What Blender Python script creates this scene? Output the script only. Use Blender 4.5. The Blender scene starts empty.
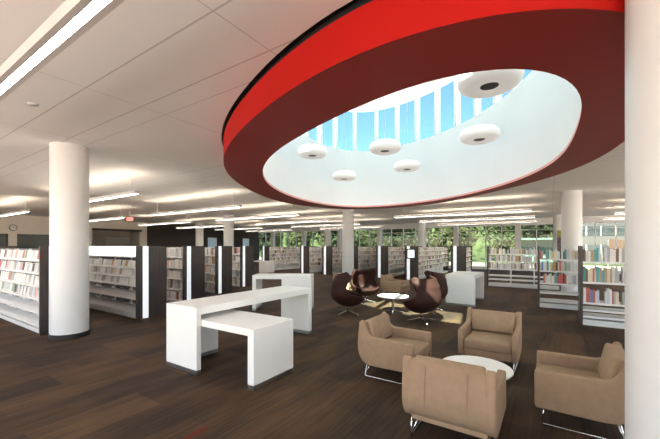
import bpy, bmesh, math, random
from mathutils import Vector, Matrix
rnd = random.Random(7)
PI = math.pi
scene = bpy.context.scene
col = scene.collection

# ------------------------------------------------------------------ materials
def new_mat(name):
    m = bpy.data.materials.new(name)
    m.use_nodes = True
    nt = m.node_tree
    return m, nt, nt.nodes['Principled BSDF']

def mat(name, c, rough=.5, metal=0., var=.06, scale=6., spec=.5, emit=None, estr=0., bump=0., bscale=200., stretch=None):
    """Principled with a gentle procedural colour variation and optional fine bump."""
    m, nt, b = new_mat(name)
    b.inputs['Roughness'].default_value = rough
    b.inputs['Metallic'].default_value = metal
    b.inputs['Specular IOR Level'].default_value = spec
    tc = nt.nodes.new('ShaderNodeTexCoord')
    src = tc.outputs['Object']
    if stretch:
        mp = nt.nodes.new('ShaderNodeMapping')
        mp.inputs['Scale'].default_value = stretch
        nt.links.new(src, mp.inputs['Vector'])
        src = mp.outputs['Vector']
    n = nt.nodes.new('ShaderNodeTexNoise')
    n.inputs['Scale'].default_value = scale
    n.inputs['Detail'].default_value = 4
    nt.links.new(src, n.inputs['Vector'])
    r = nt.nodes.new('ShaderNodeValToRGB')
    r.color_ramp.elements[0].position = .3
    r.color_ramp.elements[1].position = .7
    r.color_ramp.elements[0].color = (*[max(0, k * (1 - var)) for k in c], 1)
    r.color_ramp.elements[1].color = (*[min(1, k * (1 + var)) for k in c], 1)
    nt.links.new(n.outputs['Fac'], r.inputs['Fac'])
    nt.links.new(r.outputs['Color'], b.inputs['Base Color'])
    if bump:
        n2 = nt.nodes.new('ShaderNodeTexNoise')
        n2.inputs['Scale'].default_value = bscale
        nt.links.new(src, n2.inputs['Vector'])
        bp = nt.nodes.new('ShaderNodeBump')
        bp.inputs['Strength'].default_value = bump
        bp.inputs['Distance'].default_value = .002
        nt.links.new(n2.outputs['Fac'], bp.inputs['Height'])
        nt.links.new(bp.outputs['Normal'], b.inputs['Normal'])
    if emit:
        b.inputs['Emission Color'].default_value = (*emit, 1)
        b.inputs['Emission Strength'].default_value = estr
    return m

def glass_mat(name, tint, gloss=.06):
    m = bpy.data.materials.new(name)
    m.use_nodes = True
    nt = m.node_tree
    nt.nodes.clear()
    o = nt.nodes.new('ShaderNodeOutputMaterial')
    t = nt.nodes.new('ShaderNodeBsdfTransparent')
    t.inputs['Color'].default_value = (*tint, 1)
    g = nt.nodes.new('ShaderNodeBsdfGlossy')
    g.inputs['Roughness'].default_value = .03
    mx = nt.nodes.new('ShaderNodeMixShader')
    mx.inputs['Fac'].default_value = gloss
    nt.links.new(t.outputs[0], mx.inputs[1])
    nt.links.new(g.outputs[0], mx.inputs[2])
    nt.links.new(mx.outputs[0], o.inputs['Surface'])
    return m

def translucent_mat(name, c, fac):
    m = bpy.data.materials.new(name)
    m.use_nodes = True
    nt = m.node_tree
    nt.nodes.clear()
    o = nt.nodes.new('ShaderNodeOutputMaterial')
    d = nt.nodes.new('ShaderNodeBsdfDiffuse')
    t = nt.nodes.new('ShaderNodeBsdfTranslucent')
    d.inputs['Color'].default_value = (*c, 1)
    t.inputs['Color'].default_value = (*c, 1)
    mx = nt.nodes.new('ShaderNodeMixShader')
    mx.inputs['Fac'].default_value = fac
    nt.links.new(d.outputs[0], mx.inputs[1])
    nt.links.new(t.outputs[0], mx.inputs[2])
    nt.links.new(mx.outputs[0], o.inputs['Surface'])
    return m

def carpet_mat():
    m, nt, b = new_mat('carpet_planks')
    L = nt.links.new
    tc = nt.nodes.new('ShaderNodeTexCoord')
    # plank cells running along X
    br = nt.nodes.new('ShaderNodeTexBrick')
    br.offset = .37
    br.inputs['Color1'].default_value = (0, 0, 0, 1)
    br.inputs['Color2'].default_value = (1, 1, 1, 1)
    br.inputs['Mortar'].default_value = (.35, .35, .35, 1)
    br.inputs['Scale'].default_value = 1
    br.inputs['Brick Width'].default_value = 1.0
    br.inputs['Row Height'].default_value = .5
    br.inputs['Mortar Size'].default_value = .003
    L(tc.outputs['Object'], br.inputs['Vector'])
    mp = nt.nodes.new('ShaderNodeMapping')
    mp.inputs['Scale'].default_value = (.9, 26, 1)
    L(tc.outputs['Object'], mp.inputs['Vector'])
    st = nt.nodes.new('ShaderNodeTexNoise')
    st.inputs['Scale'].default_value = 1.4
    st.inputs['Detail'].default_value = 5
    L(mp.outputs['Vector'], st.inputs['Vector'])
    mp2 = nt.nodes.new('ShaderNodeMapping')
    mp2.inputs['Scale'].default_value = (.8, 2.2, 1)
    L(tc.outputs['Object'], mp2.inputs['Vector'])
    bl = nt.nodes.new('ShaderNodeTexNoise')
    bl.inputs['Scale'].default_value = 1.1
    bl.inputs['Detail'].default_value = 2
    L(mp2.outputs['Vector'], bl.inputs['Vector'])
    def mth(op, a, bb):
        n = nt.nodes.new('ShaderNodeMath')
        n.operation = op
        for i, v in enumerate((a, bb)):
            if isinstance(v, (int, float)):
                n.inputs[i].default_value = v
            else:
                L(v, n.inputs[i])
        return n.outputs[0]
    bw = nt.nodes.new('ShaderNodeRGBToBW')
    L(br.outputs['Color'], bw.inputs[0])
    v = mth('ADD', mth('MULTIPLY', bw.outputs[0], .20), mth('MULTIPLY', st.outputs['Fac'], .45))
    v = mth('ADD', v, mth('MULTIPLY', bl.outputs['Fac'], .62))
    r = nt.nodes.new('ShaderNodeValToRGB')
    e = r.color_ramp.elements
    e[0].position, e[0].color = .38, (.019, .0125, .0095, 1)
    e[1].position, e[1].color = .86, (.108, .061, .031, 1)
    k = e.new(.58)
    k.color = (.047, .029, .0185, 1)
    L(v, r.inputs['Fac'])
    # one red-threaded patch of carpet
    sx = nt.nodes.new('ShaderNodeSeparateXYZ')
    L(tc.outputs['Object'], sx.inputs[0])
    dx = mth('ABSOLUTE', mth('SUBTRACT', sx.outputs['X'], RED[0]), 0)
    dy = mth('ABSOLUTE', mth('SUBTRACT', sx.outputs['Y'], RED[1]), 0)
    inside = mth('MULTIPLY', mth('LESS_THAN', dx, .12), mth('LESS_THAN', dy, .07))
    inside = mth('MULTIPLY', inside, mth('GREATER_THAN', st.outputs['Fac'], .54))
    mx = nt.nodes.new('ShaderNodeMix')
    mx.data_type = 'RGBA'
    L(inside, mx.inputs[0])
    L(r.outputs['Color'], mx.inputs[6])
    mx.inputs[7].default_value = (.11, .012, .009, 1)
    L(mx.outputs[2], b.inputs['Base Color'])
    b.inputs['Roughness'].default_value = .75
    b.inputs['Specular IOR Level'].default_value = .15
    n2 = nt.nodes.new('ShaderNodeTexNoise')
    n2.inputs['Scale'].default_value = 160
    L(tc.outputs['Object'], n2.inputs['Vector'])
    bp = nt.nodes.new('ShaderNodeBump')
    bp.inputs['Strength'].default_value = .35
    bp.inputs['Distance'].default_value = .004
    L(n2.outputs['Fac'], bp.inputs['Height'])
    L(bp.outputs['Normal'], b.inputs['Normal'])
    return m

def ceiling_mat():
    m, nt, b = new_mat('ceiling_panels')
    L = nt.links.new
    tc = nt.nodes.new('ShaderNodeTexCoord')
    sx = nt.nodes.new('ShaderNodeSeparateXYZ')
    L(tc.outputs['Object'], sx.inputs[0])
    def mth(op, *a):
        n = nt.nodes.new('ShaderNodeMath')
        n.operation = op
        for i, v in enumerate(a):
            if isinstance(v, (int, float)):
                n.inputs[i].default_value = v
            else:
                L(v, n.inputs[i])
        return n.outputs[0]
    tot = None
    for axis, period, off, w in (('X', 3.4, 1.717, .009), ('X', 3.4, 2.364, .009), ('X', 3.4, 2.695, .006), ('Y', 2.35, 2.25, .006)):
        d = mth('PINGPONG', mth('SUBTRACT', sx.outputs[axis], off - period * 8), period / 2)
        ln = mth('LESS_THAN', d, w)
        tot = ln if tot is None else mth('MAXIMUM', tot, ln)
    n = nt.nodes.new('ShaderNodeTexNoise')
    n.inputs['Scale'].default_value = .7
    L(tc.outputs['Object'], n.inputs['Vector'])
    r = nt.nodes.new('ShaderNodeValToRGB')
    r.color_ramp.elements[0].color = (.80, .79, .78, 1)
    r.color_ramp.elements[1].color = (.85, .84, .83, 1)
    L(n.outputs['Fac'], r.inputs['Fac'])
    mx = nt.nodes.new('ShaderNodeMix')
    mx.data_type = 'RGBA'
    L(tot, mx.inputs[0])
    L(r.outputs['Color'], mx.inputs[6])
    mx.inputs[7].default_value = (.58, .56, .55, 1)
    L(mx.outputs[2], b.inputs['Base Color'])
    b.inputs['Roughness'].default_value = .95
    b.inputs['Specular IOR Level'].default_value = .08
    return m

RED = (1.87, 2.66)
M = {}
M['carpet'] = carpet_mat()
M['ceiling'] = ceiling_mat()
M['white_paint'] = mat('white_paint', (.80, .79, .78), .5, var=.02, scale=2)
M['well_paint'] = mat('well_paint', (.86, .87, .88), .6, var=.015, scale=1)
M['column_paint'] = mat('column_paint', (.74, .745, .75), .38, var=.02, scale=2)
M['beige_wall'] = mat('beige_wall', (.80, .73, .64), .6, var=.03, scale=2)
M['dark_wood'] = mat('dark_wood', (.030, .020, .0175), .42, var=.3, scale=3, stretch=(14, 14, 1))
M['panel_wood'] = mat('panel_wood', (.045, .031, .028), .38, var=.25, scale=3, stretch=(18, 18, 1))
M['black'] = mat('black', (.012, .012, .013), .5)
M['dark_room'] = mat('dark_room_glass', (.02, .022, .024), .12)
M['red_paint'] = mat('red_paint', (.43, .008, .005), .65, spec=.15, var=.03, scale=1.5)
M['red_soffit_shaded'] = mat('red_soffit_shaded', (.24, .012, .009), .5, var=.03, scale=1.5)  # same red paint as the band, with the soffit's shade put into the colour
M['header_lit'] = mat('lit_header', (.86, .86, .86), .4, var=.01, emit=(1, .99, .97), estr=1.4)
M['rim_bounce_pink'] = mat('rim_bounce_pink', (.80, .34, .31), .5, var=.03)  # lower edge of the well wall, red bounce light put into its colour
M['frosted_pane'] = translucent_mat('frosted_pane', (.75, .82, .80), .6)
M['white_laminate'] = mat('white_laminate', (.86, .845, .825), .45, var=.01, scale=2)
M['metal'] = mat('brushed_metal', (.42, .42, .42), .35, 1., var=.08, scale=20)
M['chrome'] = mat('chrome', (.82, .82, .83), .12, 1., var=.02)
M['shelf_white'] = mat('shelf_white', (.82, .81, .79), .4, var=.02)
M['shelf_back'] = mat('shelf_back', (.16, .15, .15), .5)
M['strip'] = mat('frosted_strip', (.88, .90, .92), .3, var=.01, emit=(.9, .95, 1), estr=.22)
M['fabric'] = mat('beige_upholstery', (.33, .222, .142), .85, var=.07, scale=14, bump=.5, bscale=420, spec=.25)
M['fabric_seam'] = mat('seam_thread', (.30, .20, .13), .9)
M['leather'] = mat('brown_leather', (.036, .014, .011), .55, spec=.14, var=.12, scale=9, bump=.25, bscale=130)
M['leather_in'] = mat('leather_cushion', (.038, .015, .012), .55, spec=.14, var=.12, scale=9, bump=.25, bscale=130)
M['opal'] = mat('opal_glass', (.86, .84, .80), .35, var=.01, emit=(1, .96, .9), estr=.12)
M['lamp_disc'] = mat('lamp_disc', (.10, .095, .09), .5)
M['wire'] = mat('steel_wire', (.75, .75, .74), .5)
M['housing'] = mat('lamp_housing', (.62, .61, .60), .4, var=.02)
M['lens'] = mat('lamp_lens', (.9, .9, .88), .4, emit=(1, .97, .92), estr=20.0)
M['uplight'] = mat('lamp_uplight', (.9, .9, .88), .4, emit=(1, .83, .63), estr=6.)
M['uplight_dim'] = mat('lamp_uplight_dimmed', (.9, .9, .88), .4, emit=(1, .92, .82), estr=.4)
M['glass'] = glass_mat('window_glass', (.50, .53, .50), .05)
M['clear_glass'] = glass_mat('skylight_glass', (.46, .68, .70), .03)
M['skylight'] = translucent_mat('translucent_fill_roof', (.44, .44, .44), .11)  # translucency of the unseen lid added to light the well walls
M['frame_white'] = mat('window_frame', (.78, .79, .79), .4, var=.02)
M['screen'] = mat('screen', (.5, .55, .6), .2, emit=(.75, .85, .95), estr=.7)
M['exit_red'] = mat('exit_red', (.6, .05, .04), .4, emit=(1, .12, .08), estr=.9)
M['exit_face'] = mat('exit_face', (.75, .25, .2), .4, emit=(1, .35, .28), estr=.35)
M['clock_face'] = mat('clock_face', (.8, .78, .74), .4)
M['grass'] = mat('lawn', (.03, .06, .018), .9, var=.35, scale=3)
M['paving'] = mat('paving', (.17, .165, .16), .8, var=.08, scale=1)
M['plaza'] = mat('plaza_bounce_paving', (.33, .33, .33), .85, var=.05, scale=1)  # unseen pale ground, added to throw sunlight up to the ceiling
M['bark'] = mat('bark', (.06, .045, .03), .9, var=.3, scale=9)
M['hill'] = mat('hill_green', (.03, .058, .018), .95, var=.7, scale=1.1)
for i, c in enumerate([(.025, .047, .017), (.016, .031, .014), (.038, .058, .021)]):
    M['leaf%d' % i] = mat('leaves_%d' % i, c, .7, var=.45, scale=2.5, spec=.2)
M['office_wall'] = mat('office_wall', (.05, .06, .066), .5, var=.05)
M['office_glass'] = mat('office_glass', (.02, .035, .04), .3, var=.3, scale=.6)
M['timber'] = mat('timber_fin', (.045, .022, .011), .6, var=.25, scale=3)
M['teal_glass'] = mat('shelter_glass', (.10, .21, .18), .2, var=.1)
M['poster_y'] = mat('poster_yellow', (.30, .29, .06), .5)
M['poster_d'] = mat('poster_print', (.10, .09, .12), .5, var=.8, scale=12)

# ------------------------------------------------------------------ mesh helper
class MB:
    def __init__(self):
        self.bm = bmesh.new()
        self.mi = 0
    def _tag(self, verts, mi, T):
        fs = {f for v in verts for f in v.link_faces}
        for f in fs:
            f.material_index = self.mi if mi is None else mi
        if T is not None:
            bmesh.ops.transform(self.bm, matrix=T, verts=list(verts))
    def box(self, x0, y0, z0, x1, y1, z1, mi=None, T=None, bev=0., seg=2):
        r = bmesh.ops.create_cube(self.bm, size=1)
        vs = r['verts']
        for v in vs:
            v.co = Vector((x0 + (v.co.x + .5) * (x1 - x0), y0 + (v.co.y + .5) * (y1 - y0), z0 + (v.co.z + .5) * (z1 - z0)))
        if bev:
            es = list({e for v in vs for e in v.link_edges})
            rr = bmesh.ops.bevel(self.bm, geom=es, offset=bev, segments=seg, affect='EDGES', profile=.5)
            vs = [v for v in rr['verts']] if not vs or not vs[0].is_valid else list({v for f in rr['faces'] for v in f.verts})
            # collect the whole island
            seen = set(vs); stack = list(vs)
            while stack:
                v = stack.pop()
                for e in v.link_edges:
                    o = e.other_vert(v)
                    if o not in seen:
                        seen.add(o); stack.append(o)
            vs = list(seen)
        self._tag(vs, mi, T)
        return vs
    def prism(self, pts, a0, a1, axis='y', mi=None, T=None, bev=0.):
        """pts: closed outline; axis y: pts=(x,z); axis z: pts=(x,y)"""
        bm = self.bm
        def mk(p, a):
            return bm.verts.new((p[0], a, p[1]) if axis == 'y' else (p[0], p[1], a))
        A = [mk(p, a0) for p in pts]
        B = [mk(p, a1) for p in pts]
        n = len(pts)
        fs = [bm.faces.new(A), bm.faces.new(B[::-1])]
        for i in range(n):
            fs.append(bm.faces.new((A[i], B[i], B[(i + 1) % n], A[(i + 1) % n])))
        bmesh.ops.recalc_face_normals(bm, faces=fs)
        vs = A + B
        if bev:
            es = list({e for f in fs[:2] for e in f.edges})
            rr = bmesh.ops.bevel(bm, geom=es, offset=bev, segments=3, affect='EDGES', profile=.5)
            seen = {v for f in rr['faces'] for v in f.verts}; stack = list(seen)
            while stack:
                v = stack.pop()
                for e in v.link_edges:
                    o = e.other_vert(v)
                    if o not in seen:
                        seen.add(o); stack.append(o)
            vs = list(seen)
        self._tag(vs, mi, T)
    def tube(self, path, r, n=8, mi=None, T=None, closed=False):
        bm = self.bm
        P = [Vector(p) for p in path]
        rings = []
        for i, p in enumerate(P):
            a = P[i - 1] if (i > 0 or closed) else P[i]
            b = P[(i + 1) % len(P)] if (i < len(P) - 1 or closed) else P[i]
            d = (b - a).normalized()
            up = Vector((0, 0, 1)) if abs(d.z) < .9 else Vector((1, 0, 0))
            s = d.cross(up).normalized()
            t = s.cross(d).normalized()
            rr = r[i] if isinstance(r, (list, tuple)) else r
            rings.append([bm.verts.new(p + s * rr * math.cos(2 * PI * k / n) + t * rr * math.sin(2 * PI * k / n)) for k in range(n)])
        fs = []
        m = len(rings)
        for i in range(m if closed else m - 1):
            A, B = rings[i], rings[(i + 1) % m]
            for k in range(n):
                fs.append(bm.faces.new((A[k], A[(k + 1) % n], B[(k + 1) % n], B[k])))
        if not closed:
            fs.append(bm.faces.new(rings[0][::-1]))
            fs.append(bm.faces.new(rings[-1]))
        bmesh.ops.recalc_face_normals(bm, faces=fs)
        self._tag([v for r_ in rings for v in r_], mi, T)
    def lathe(self, prof, n=32, mi=None, T=None, cap=True):
        bm = self.bm
        rings = []
        for r, z in prof:
            if r < 1e-6:
                rings.append([bm.verts.new((0, 0, z))])
            else:
                rings.append([bm.verts.new((r * math.cos(2 * PI * k / n), r * math.sin(2 * PI * k / n), z)) for k in range(n)])
        fs = []
        for A, B in zip(rings, rings[1:]):
            for k in range(n):
                a0, a1 = A[k % len(A)], A[(k + 1) % len(A)]
                b0, b1 = B[k % len(B)], B[(k + 1) % len(B)]
                q = []
                for v in (a0, a1, b1, b0):
                    if v not in q:
                        q.append(v)
                if len(q) > 2:
                    fs.append(bm.faces.new(q))
        if cap:
            for R in (rings[0], rings[-1]):
                if len(R) > 2:
                    fs.append(bm.faces.new(R))
        bmesh.ops.recalc_face_normals(bm, faces=fs)
        self._tag([v for r_ in rings for v in r_], mi, T)
    def build(self, name, mats, parent=None, smooth=False, loc=None, rotz=0., bevel=0., sub=0, solid=0., autosmooth=False):
        me = bpy.data.meshes.new(name)
        self.bm.normal_update()
        self.bm.to_mesh(me)
        self.bm.free()
        for m in (mats if isinstance(mats, (list, tuple)) else [mats]):
            me.materials.append(m)
        if smooth or autosmooth:
            me.polygons.foreach_set('use_smooth', [True] * len(me.polygons))
            if autosmooth:
                me.set_sharp_from_angle(angle=math.radians(40))
        o = bpy.data.objects.new(name, me)
        col.objects.link(o)
        if parent is not None:
            o.parent = parent
        if loc is not None:
            o.location = loc
        o.rotation_euler[2] = rotz
        if solid:
            s = o.modifiers.new('s', 'SOLIDIFY')
            s.thickness = solid
            s.offset = 0
        if bevel:
            b = o.modifiers.new('b', 'BEVEL')
            b.width = bevel
            b.segments = 2
            b.limit_method = 'ANGLE'
        if sub:
            s = o.modifiers.new('sub', 'SUBSURF')
            s.levels = sub
            s.render_levels = sub
        return o

def tag(o, label=None, cat=None, group=None, kind=None):
    if label: o['label'] = label
    if cat: o['category'] = cat
    if group: o['group'] = group
    if kind: o['kind'] = kind
    return o

def thing(name, label, cat, loc=(0, 0, 0), rotz=0., group=None):
    o = bpy.data.objects.new(name, None)
    o.empty_display_size = .1
    col.objects.link(o)
    o.location = loc
    o.rotation_euler[2] = rotz
    return tag(o, label, cat, group)

def copy_tree(o, parent=None):
    c = o.copy()
    col.objects.link(c)
    c.parent = parent
    for ch in list(o.children):
        copy_tree(ch, c)
    return c

def struct(o, label=None, cat=None):
    return tag(o, label, cat, kind='structure')

CEIL = 3.58
# ------------------------------------------------------------------ oval skylight outline
CTR = Vector((7.21, 3.18))
ANG = math.radians(37.5)
UX, VX = Vector((math.cos(ANG), math.sin(ANG))), Vector((-math.sin(ANG), math.cos(ANG)))
F_IN = [0.9984, 0.0068, -0.0188, -0.0046, -0.0205, -0.0104, 0.0054, 0.027, 0.0006, -0.0059, 0.002, 0.0044, -0.0012]
F_OUT = [0.998, 0.0003, 0.0148, -0.0018, -0.0075, -0.0079, -0.0023, 0.0059, -0.0066, -0.0122, 0.0004, 0.0008, 0.0022, 0.0056, -0.0009]
def four(C, t):
    return C[0] + sum(C[2 * k - 1] * math.cos(k * t) + C[2 * k] * math.sin(k * t) for k in range(1, len(C) // 2 + 1))
def inner_r(t): return four(F_IN, t)
def outer_r(t): return four(F_OUT, t)
def oval(a, b, t, k=1.):
    return CTR + UX * (a * math.cos(t) * k) + VX * (b * math.sin(t) * k)
NO = 128
TH = [2 * PI * i / NO for i in range(NO)]
OUT = [oval(5.61, 3.38, t, outer_r(t)) for t in TH]
OUT_GAP = [oval(5.61 + .03, 3.38 + .03, t, outer_r(t)) for t in TH]
OUT_IN = [oval(5.61 - .04, 3.38 - .04, t, outer_r(t)) for t in TH]
INN = [oval(4.83, 2.76, t, inner_r(t)) for t in TH]
INN_OUT = [oval(4.83 + .18, 2.76 + .18, t, inner_r(t)) for t in TH]

# ------------------------------------------------------------------ room shell
X0, X1, Y0, Y1 = -5., 26.5, -9., 27.
mb = MB(); mb.box(X0, Y0, -.2, X1, Y1, 0)
struct(mb.build('floor', M['carpet']), 'dark brown streaked carpet plank floor of the library', 'floor')

def ceiling():
    bm = bmesh.new()
    rect = [bm.verts.new((x, y, CEIL)) for x, y in ((X0, Y0), (X1, Y0), (X1, Y1), (X0, Y1))]
    hole = [bm.verts.new((p.x, p.y, CEIL)) for p in OUT_GAP]
    es = [bm.edges.new((rect[i], rect[(i + 1) % 4])) for i in range(4)]
    es += [bm.edges.new((hole[i], hole[(i + 1) % NO])) for i in range(NO)]
    bmesh.ops.triangle_fill(bm, edges=es, use_beauty=True)
    for f in bm.faces:
        if f.normal.z > 0: f.normal_flip()
    me = bpy.data.meshes.new('ceiling')
    bm.to_mesh(me); bm.free()
    me.materials.append(M['ceiling'])
    o = bpy.data.objects.new('ceiling', me)
    col.objects.link(o)
    return o
struct(ceiling(), 'pale ceiling of wide flat panels with fine joints', 'ceiling')

def ring(name, A, za, B, zb, m, parent, smooth=True):
    """band between closed outlines A (height za) and B (height zb)"""
    bm = bmesh.new()
    a = [bm.verts.new((p.x, p.y, za)) for p in A]
    b = [bm.verts.new((p.x, p.y, zb)) for p in B]
    for i in range(NO):
        j = (i + 1) % NO
        bm.faces.new((a[i], a[j], b[j], b[i]))
    me = bpy.data.meshes.new(name)
    bm.to_mesh(me); bm.free()
    me.materials.append(m)
    if smooth: me.polygons.foreach_set('use_smooth', [True] * len(me.polygons))
    o = bpy.data.objects.new(name, me)
    col.objects.link(o)
    o.parent = parent
    return o

ZB, ZS, ZH, ZR = 3.17, 5.30, 6.85, 7.0
sky_root = thing('oval_skylight', 'large oval skylight with red drum, white well and high ring of windows', 'skylight')
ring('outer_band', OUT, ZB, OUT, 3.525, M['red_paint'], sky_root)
ring('soffit', INN, ZB, OUT, ZB, M['red_soffit_shaded'], sky_root, False)
ring('band_top', OUT_IN, 3.525, OUT, 3.525, M['black'], sky_root, False)
ring('shadow_gap', OUT_IN, 3.525, OUT_IN, CEIL + .03, M['black'], sky_root)
ring('gap_lid', OUT_IN, CEIL + .03, OUT_GAP, CEIL + .03, M['black'], sky_root, False)
ring('gap_upstand', OUT_GAP, CEIL, OUT_GAP, CEIL + .03, M['black'], sky_root)
ring('rim_bounce', INN, ZB, INN, ZB + .05, M['rim_bounce_pink'], sky_root)
ring('well_wall', INN, ZB + .05, INN, ZS, M['well_paint'], sky_root)
ring('window_sill', INN, ZS, INN_OUT, ZS, M['well_paint'], sky_root, False)
ring('roof_upstand', INN_OUT, CEIL, INN_OUT, ZS, M['white_paint'], sky_root)
ring('window_head', INN, ZH, INN, ZR, M['well_paint'], sky_root)
ring('head_soffit', INN, ZH, INN_OUT, ZH, M['well_paint'], sky_root, False)
INN_G = [oval(4.83 + .10, 2.76 + .10, t, inner_r(t)) for t in TH]
def closed_len(P):
    return sum((P[(i + 1) % NO] - P[i]).length for i in range(NO))
def at_len(P, s):
    i = 0
    while True:
        d = (P[(i + 1) % NO] - P[i % NO]).length
        if s <= d or i > 4 * NO:
            k = s / d
            return P[i % NO].lerp(P[(i + 1) % NO], k), (P[(i + 1) % NO] - P[i % NO]).normalized()
        s -= d
        i = (i + 1)
Lw = closed_len(INN_G)
nw = 30
mull = []
for i in range(nw):
    p, d = at_len(INN_G, Lw * i / nw)
    mull.append(p)
    m_ = MB()
    T = Matrix.Translation((p.x, p.y, 0)) @ Matrix.Rotation(math.atan2(d.y, d.x), 4, 'Z')
    m_.box(-.05, -.09, ZS, .05, .09, ZH, T=T)
    m_.build('mullion', M['frame_white'], sky_root)
for i in range(nw):
    g = bmesh.new()
    a, b = mull[i], mull[(i + 1) % nw]
    g.faces.new([g.verts.new(q) for q in ((a.x, a.y, ZS), (b.x, b.y, ZS), (b.x, b.y, ZH), (a.x, a.y, ZH))])
    me = bpy.data.meshes.new('pane'); g.to_mesh(me); g.free()
    me.materials.append(M['clear_glass'])
    o = bpy.data.objects.new('pane', me); col.objects.link(o); o.parent = sky_root
# unseen roof, made translucent to brighten the well
g = bmesh.new()
g.faces.new([g.verts.new((p.x, p.y, ZR)) for p in INN])
me = bpy.data.meshes.new('translucent_fill_roof'); g.to_mesh(me); g.free()
me.materials.append(M['skylight'])
o = bpy.data.objects.new('translucent_fill_roof', me); col.objects.link(o); o.parent = sky_root
# flat roof above the ceiling, outside the well
bm = bmesh.new()
rect = [bm.verts.new((x, y, CEIL + .45)) for x, y in ((X0 - .6, Y0 - .6), (X1 + .6, Y0 - .6), (X1 + .6, Y1 + .6), (X0 - .6, Y1 + .6))]
hole = [bm.verts.new((p.x, p.y, CEIL + .45)) for p in INN_OUT]
es = [bm.edges.new((rect[i], rect[(i + 1) % 4])) for i in range(4)] + [bm.edges.new((hole[i], hole[(i + 1) % NO])) for i in range(NO)]
bmesh.ops.triangle_fill(bm, edges=es, use_beauty=True)
me = bpy.data.meshes.new('roof'); bm.to_mesh(me); bm.free()
me.materials.append(M['white_paint'])
o = bpy.data.objects.new('roof', me); col.objects.link(o)
struct(o, 'flat roof of the library above the ceiling', 'roof')

# columns
def column(x, y, label, r=.30):
    t = thing('column', label, 'column', (x, y, 0))
    t['kind'] = 'structure'
    m_ = MB(); m_.lathe([(r, .06), (r, CEIL)], 48)
    m_.build('shaft', M['column_paint'], t, autosmooth=True)
    m_ = MB(); m_.lathe([(r + .012, 0), (r + .012, .085), (r, .085)], 48)
    m_.build('base_trim', M['black'], t, autosmooth=True)
column(2.575, 7.60, 'round white column in front of the media bookcases')
column(2.70, -.685, 'big round white column beside the beige armchairs, cut by the photo edge')
column(15.05, 8.79, 'slim round white column behind the brown egg chairs under the red drum')
column(14.2, -.62, 'round pale column behind the open bookcases with coloured books')
column(13.56, 16.3, 'round pale column behind the dark end panels, in front of the dark wall')
column(16.7, 23.6, 'round pale column close to the dark wood wall')
column(23.7, 7.7, 'round beige column near the windows, behind the shelf with the tablet')
column(24.1, 16.1, 'round beige column near the windows, beside the slim white column')
column(24.4, -.45, 'round beige column by the windows carrying the yellow poster')

# facade on X1 : bays of 1.05 m with piers
HEAD = 3.2
mb = MB(); mb.box(X1, Y0, HEAD, X1 + .25, Y1 + .2, CEIL + .1)
struct(mb.build('wall_east', M['white_paint']), 'white wall band above the long window front', 'wall')
mb = MB(); mb.box(X1, Y0, 0, X1 + .2, Y1, .12)
struct(mb.build('baseboard_east', M['frame_white']), 'low white curb below the long window front', 'baseboard')
piers = [-.33, 1.85, 5.98, 12.3, 16.4, 20.6, 24.8, -4.4, -8.6]
piers.sort()
for k, y in enumerate(piers):
    w_ = .17 if y != -.33 else .09
    mb = MB(); mb.box(X1 - .12, y - w_, 0, X1 + .22, y + w_, HEAD + .02)
    struct(mb.build('trim_%d' % (k + 1), M['white_paint']), 'white pier between the tall windows', 'pier')
edges = piers + [Y1]
for k, (ya, yb) in enumerate(zip(edges, edges[1:])):
    w = thing('window_%d' % (k + 1), 'tall window of clear panes with slim white mullions', 'window')
    w['kind'] = 'structure'
    n = max(1, round((yb - ya) / 1.05))
    f_ = MB()
    f_.box(X1 + .06, ya, HEAD - .07, X1 + .14, yb, HEAD)
    f_.box(X1 + .06, ya, .12, X1 + .14, yb, .18)
    f_.box(X1 + .07, ya, HEAD - .42, X1 + .13, yb, HEAD - .38)
    f_.build('window_frame', M['frame_white'], w)
    for i in range(1, n):
        y = ya + (yb - ya) * i / n
        f_ = MB(); f_.box(X1 + .04, y - .03, .12, X1 + .16, y + .03, HEAD)
        f_.build('mullion', M['frame_white'], w)
    for i in range(n):
        a, b = ya + (yb - ya) * i / n, ya + (yb - ya) * (i + 1) / n
        g = MB(); g.bm.faces.new([g.bm.verts.new(q) for q in ((X1 + .1, a, .15), (X1 + .1, b, .15), (X1 + .1, b, HEAD), (X1 + .1, a, HEAD))])
        g.build('pane', M['glass'], w)

# far wall at Y1 : beige part with interior windows, alcove, dark wood part
def wall_piece(name, rects, m, label):
    mb = MB()
    for x0, z0, x1, z1 in rects:
        mb.box(x0, Y1, z0, x1, Y1 + .2, z1)
    return struct(mb.build(name, m), label, 'wall')
wall_piece('wall_north', [(X0, 0, 4.4, CEIL), (4.4, 0, 10.45, 1.0), (4.4, 2.43, 10.45, CEIL), (6.08, 1.0, 6.48, 2.43), (8.3, 1.0, 10.45, 2.43),
                          (10.45, 2.95, 13.75, CEIL), (13.75, 0, 14.3, CEIL)], M['beige_wall'], 'beige far wall with dark interior windows and a wide opening')
for k, (a, b) in enumerate(((4.4, 6.08), (6.48, 8.3))):
    w = thing('window_%d' % (20 + k), 'dark interior window in the beige far wall', 'window'); w['kind'] = 'structure'
    f_ = MB()
    for q in ((a, 1.0, b, 1.05), (a, 2.38, b, 2.43), (a, 1.05, a + .05, 2.38), (b - .05, 1.05, b, 2.38)):
        f_.box(q[0], Y1 + .02, q[1], q[2], Y1 + .14, q[3])
    f_.build('window_frame', M['black'], w)
    f_ = MB(); f_.box(a + .05, Y1 + .08, 1.05, b - .05, Y1 + .10, 2.38)
    f_.build('pane', M['dark_room'], w)
mb = MB(); mb.box(10.45, Y1 - .03, 2.82, 13.9, Y1 + .22, 2.97)
struct(mb.build('trim_20', M['dark_wood']), 'dark beam over the wide opening in the far wall', 'beam')
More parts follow.
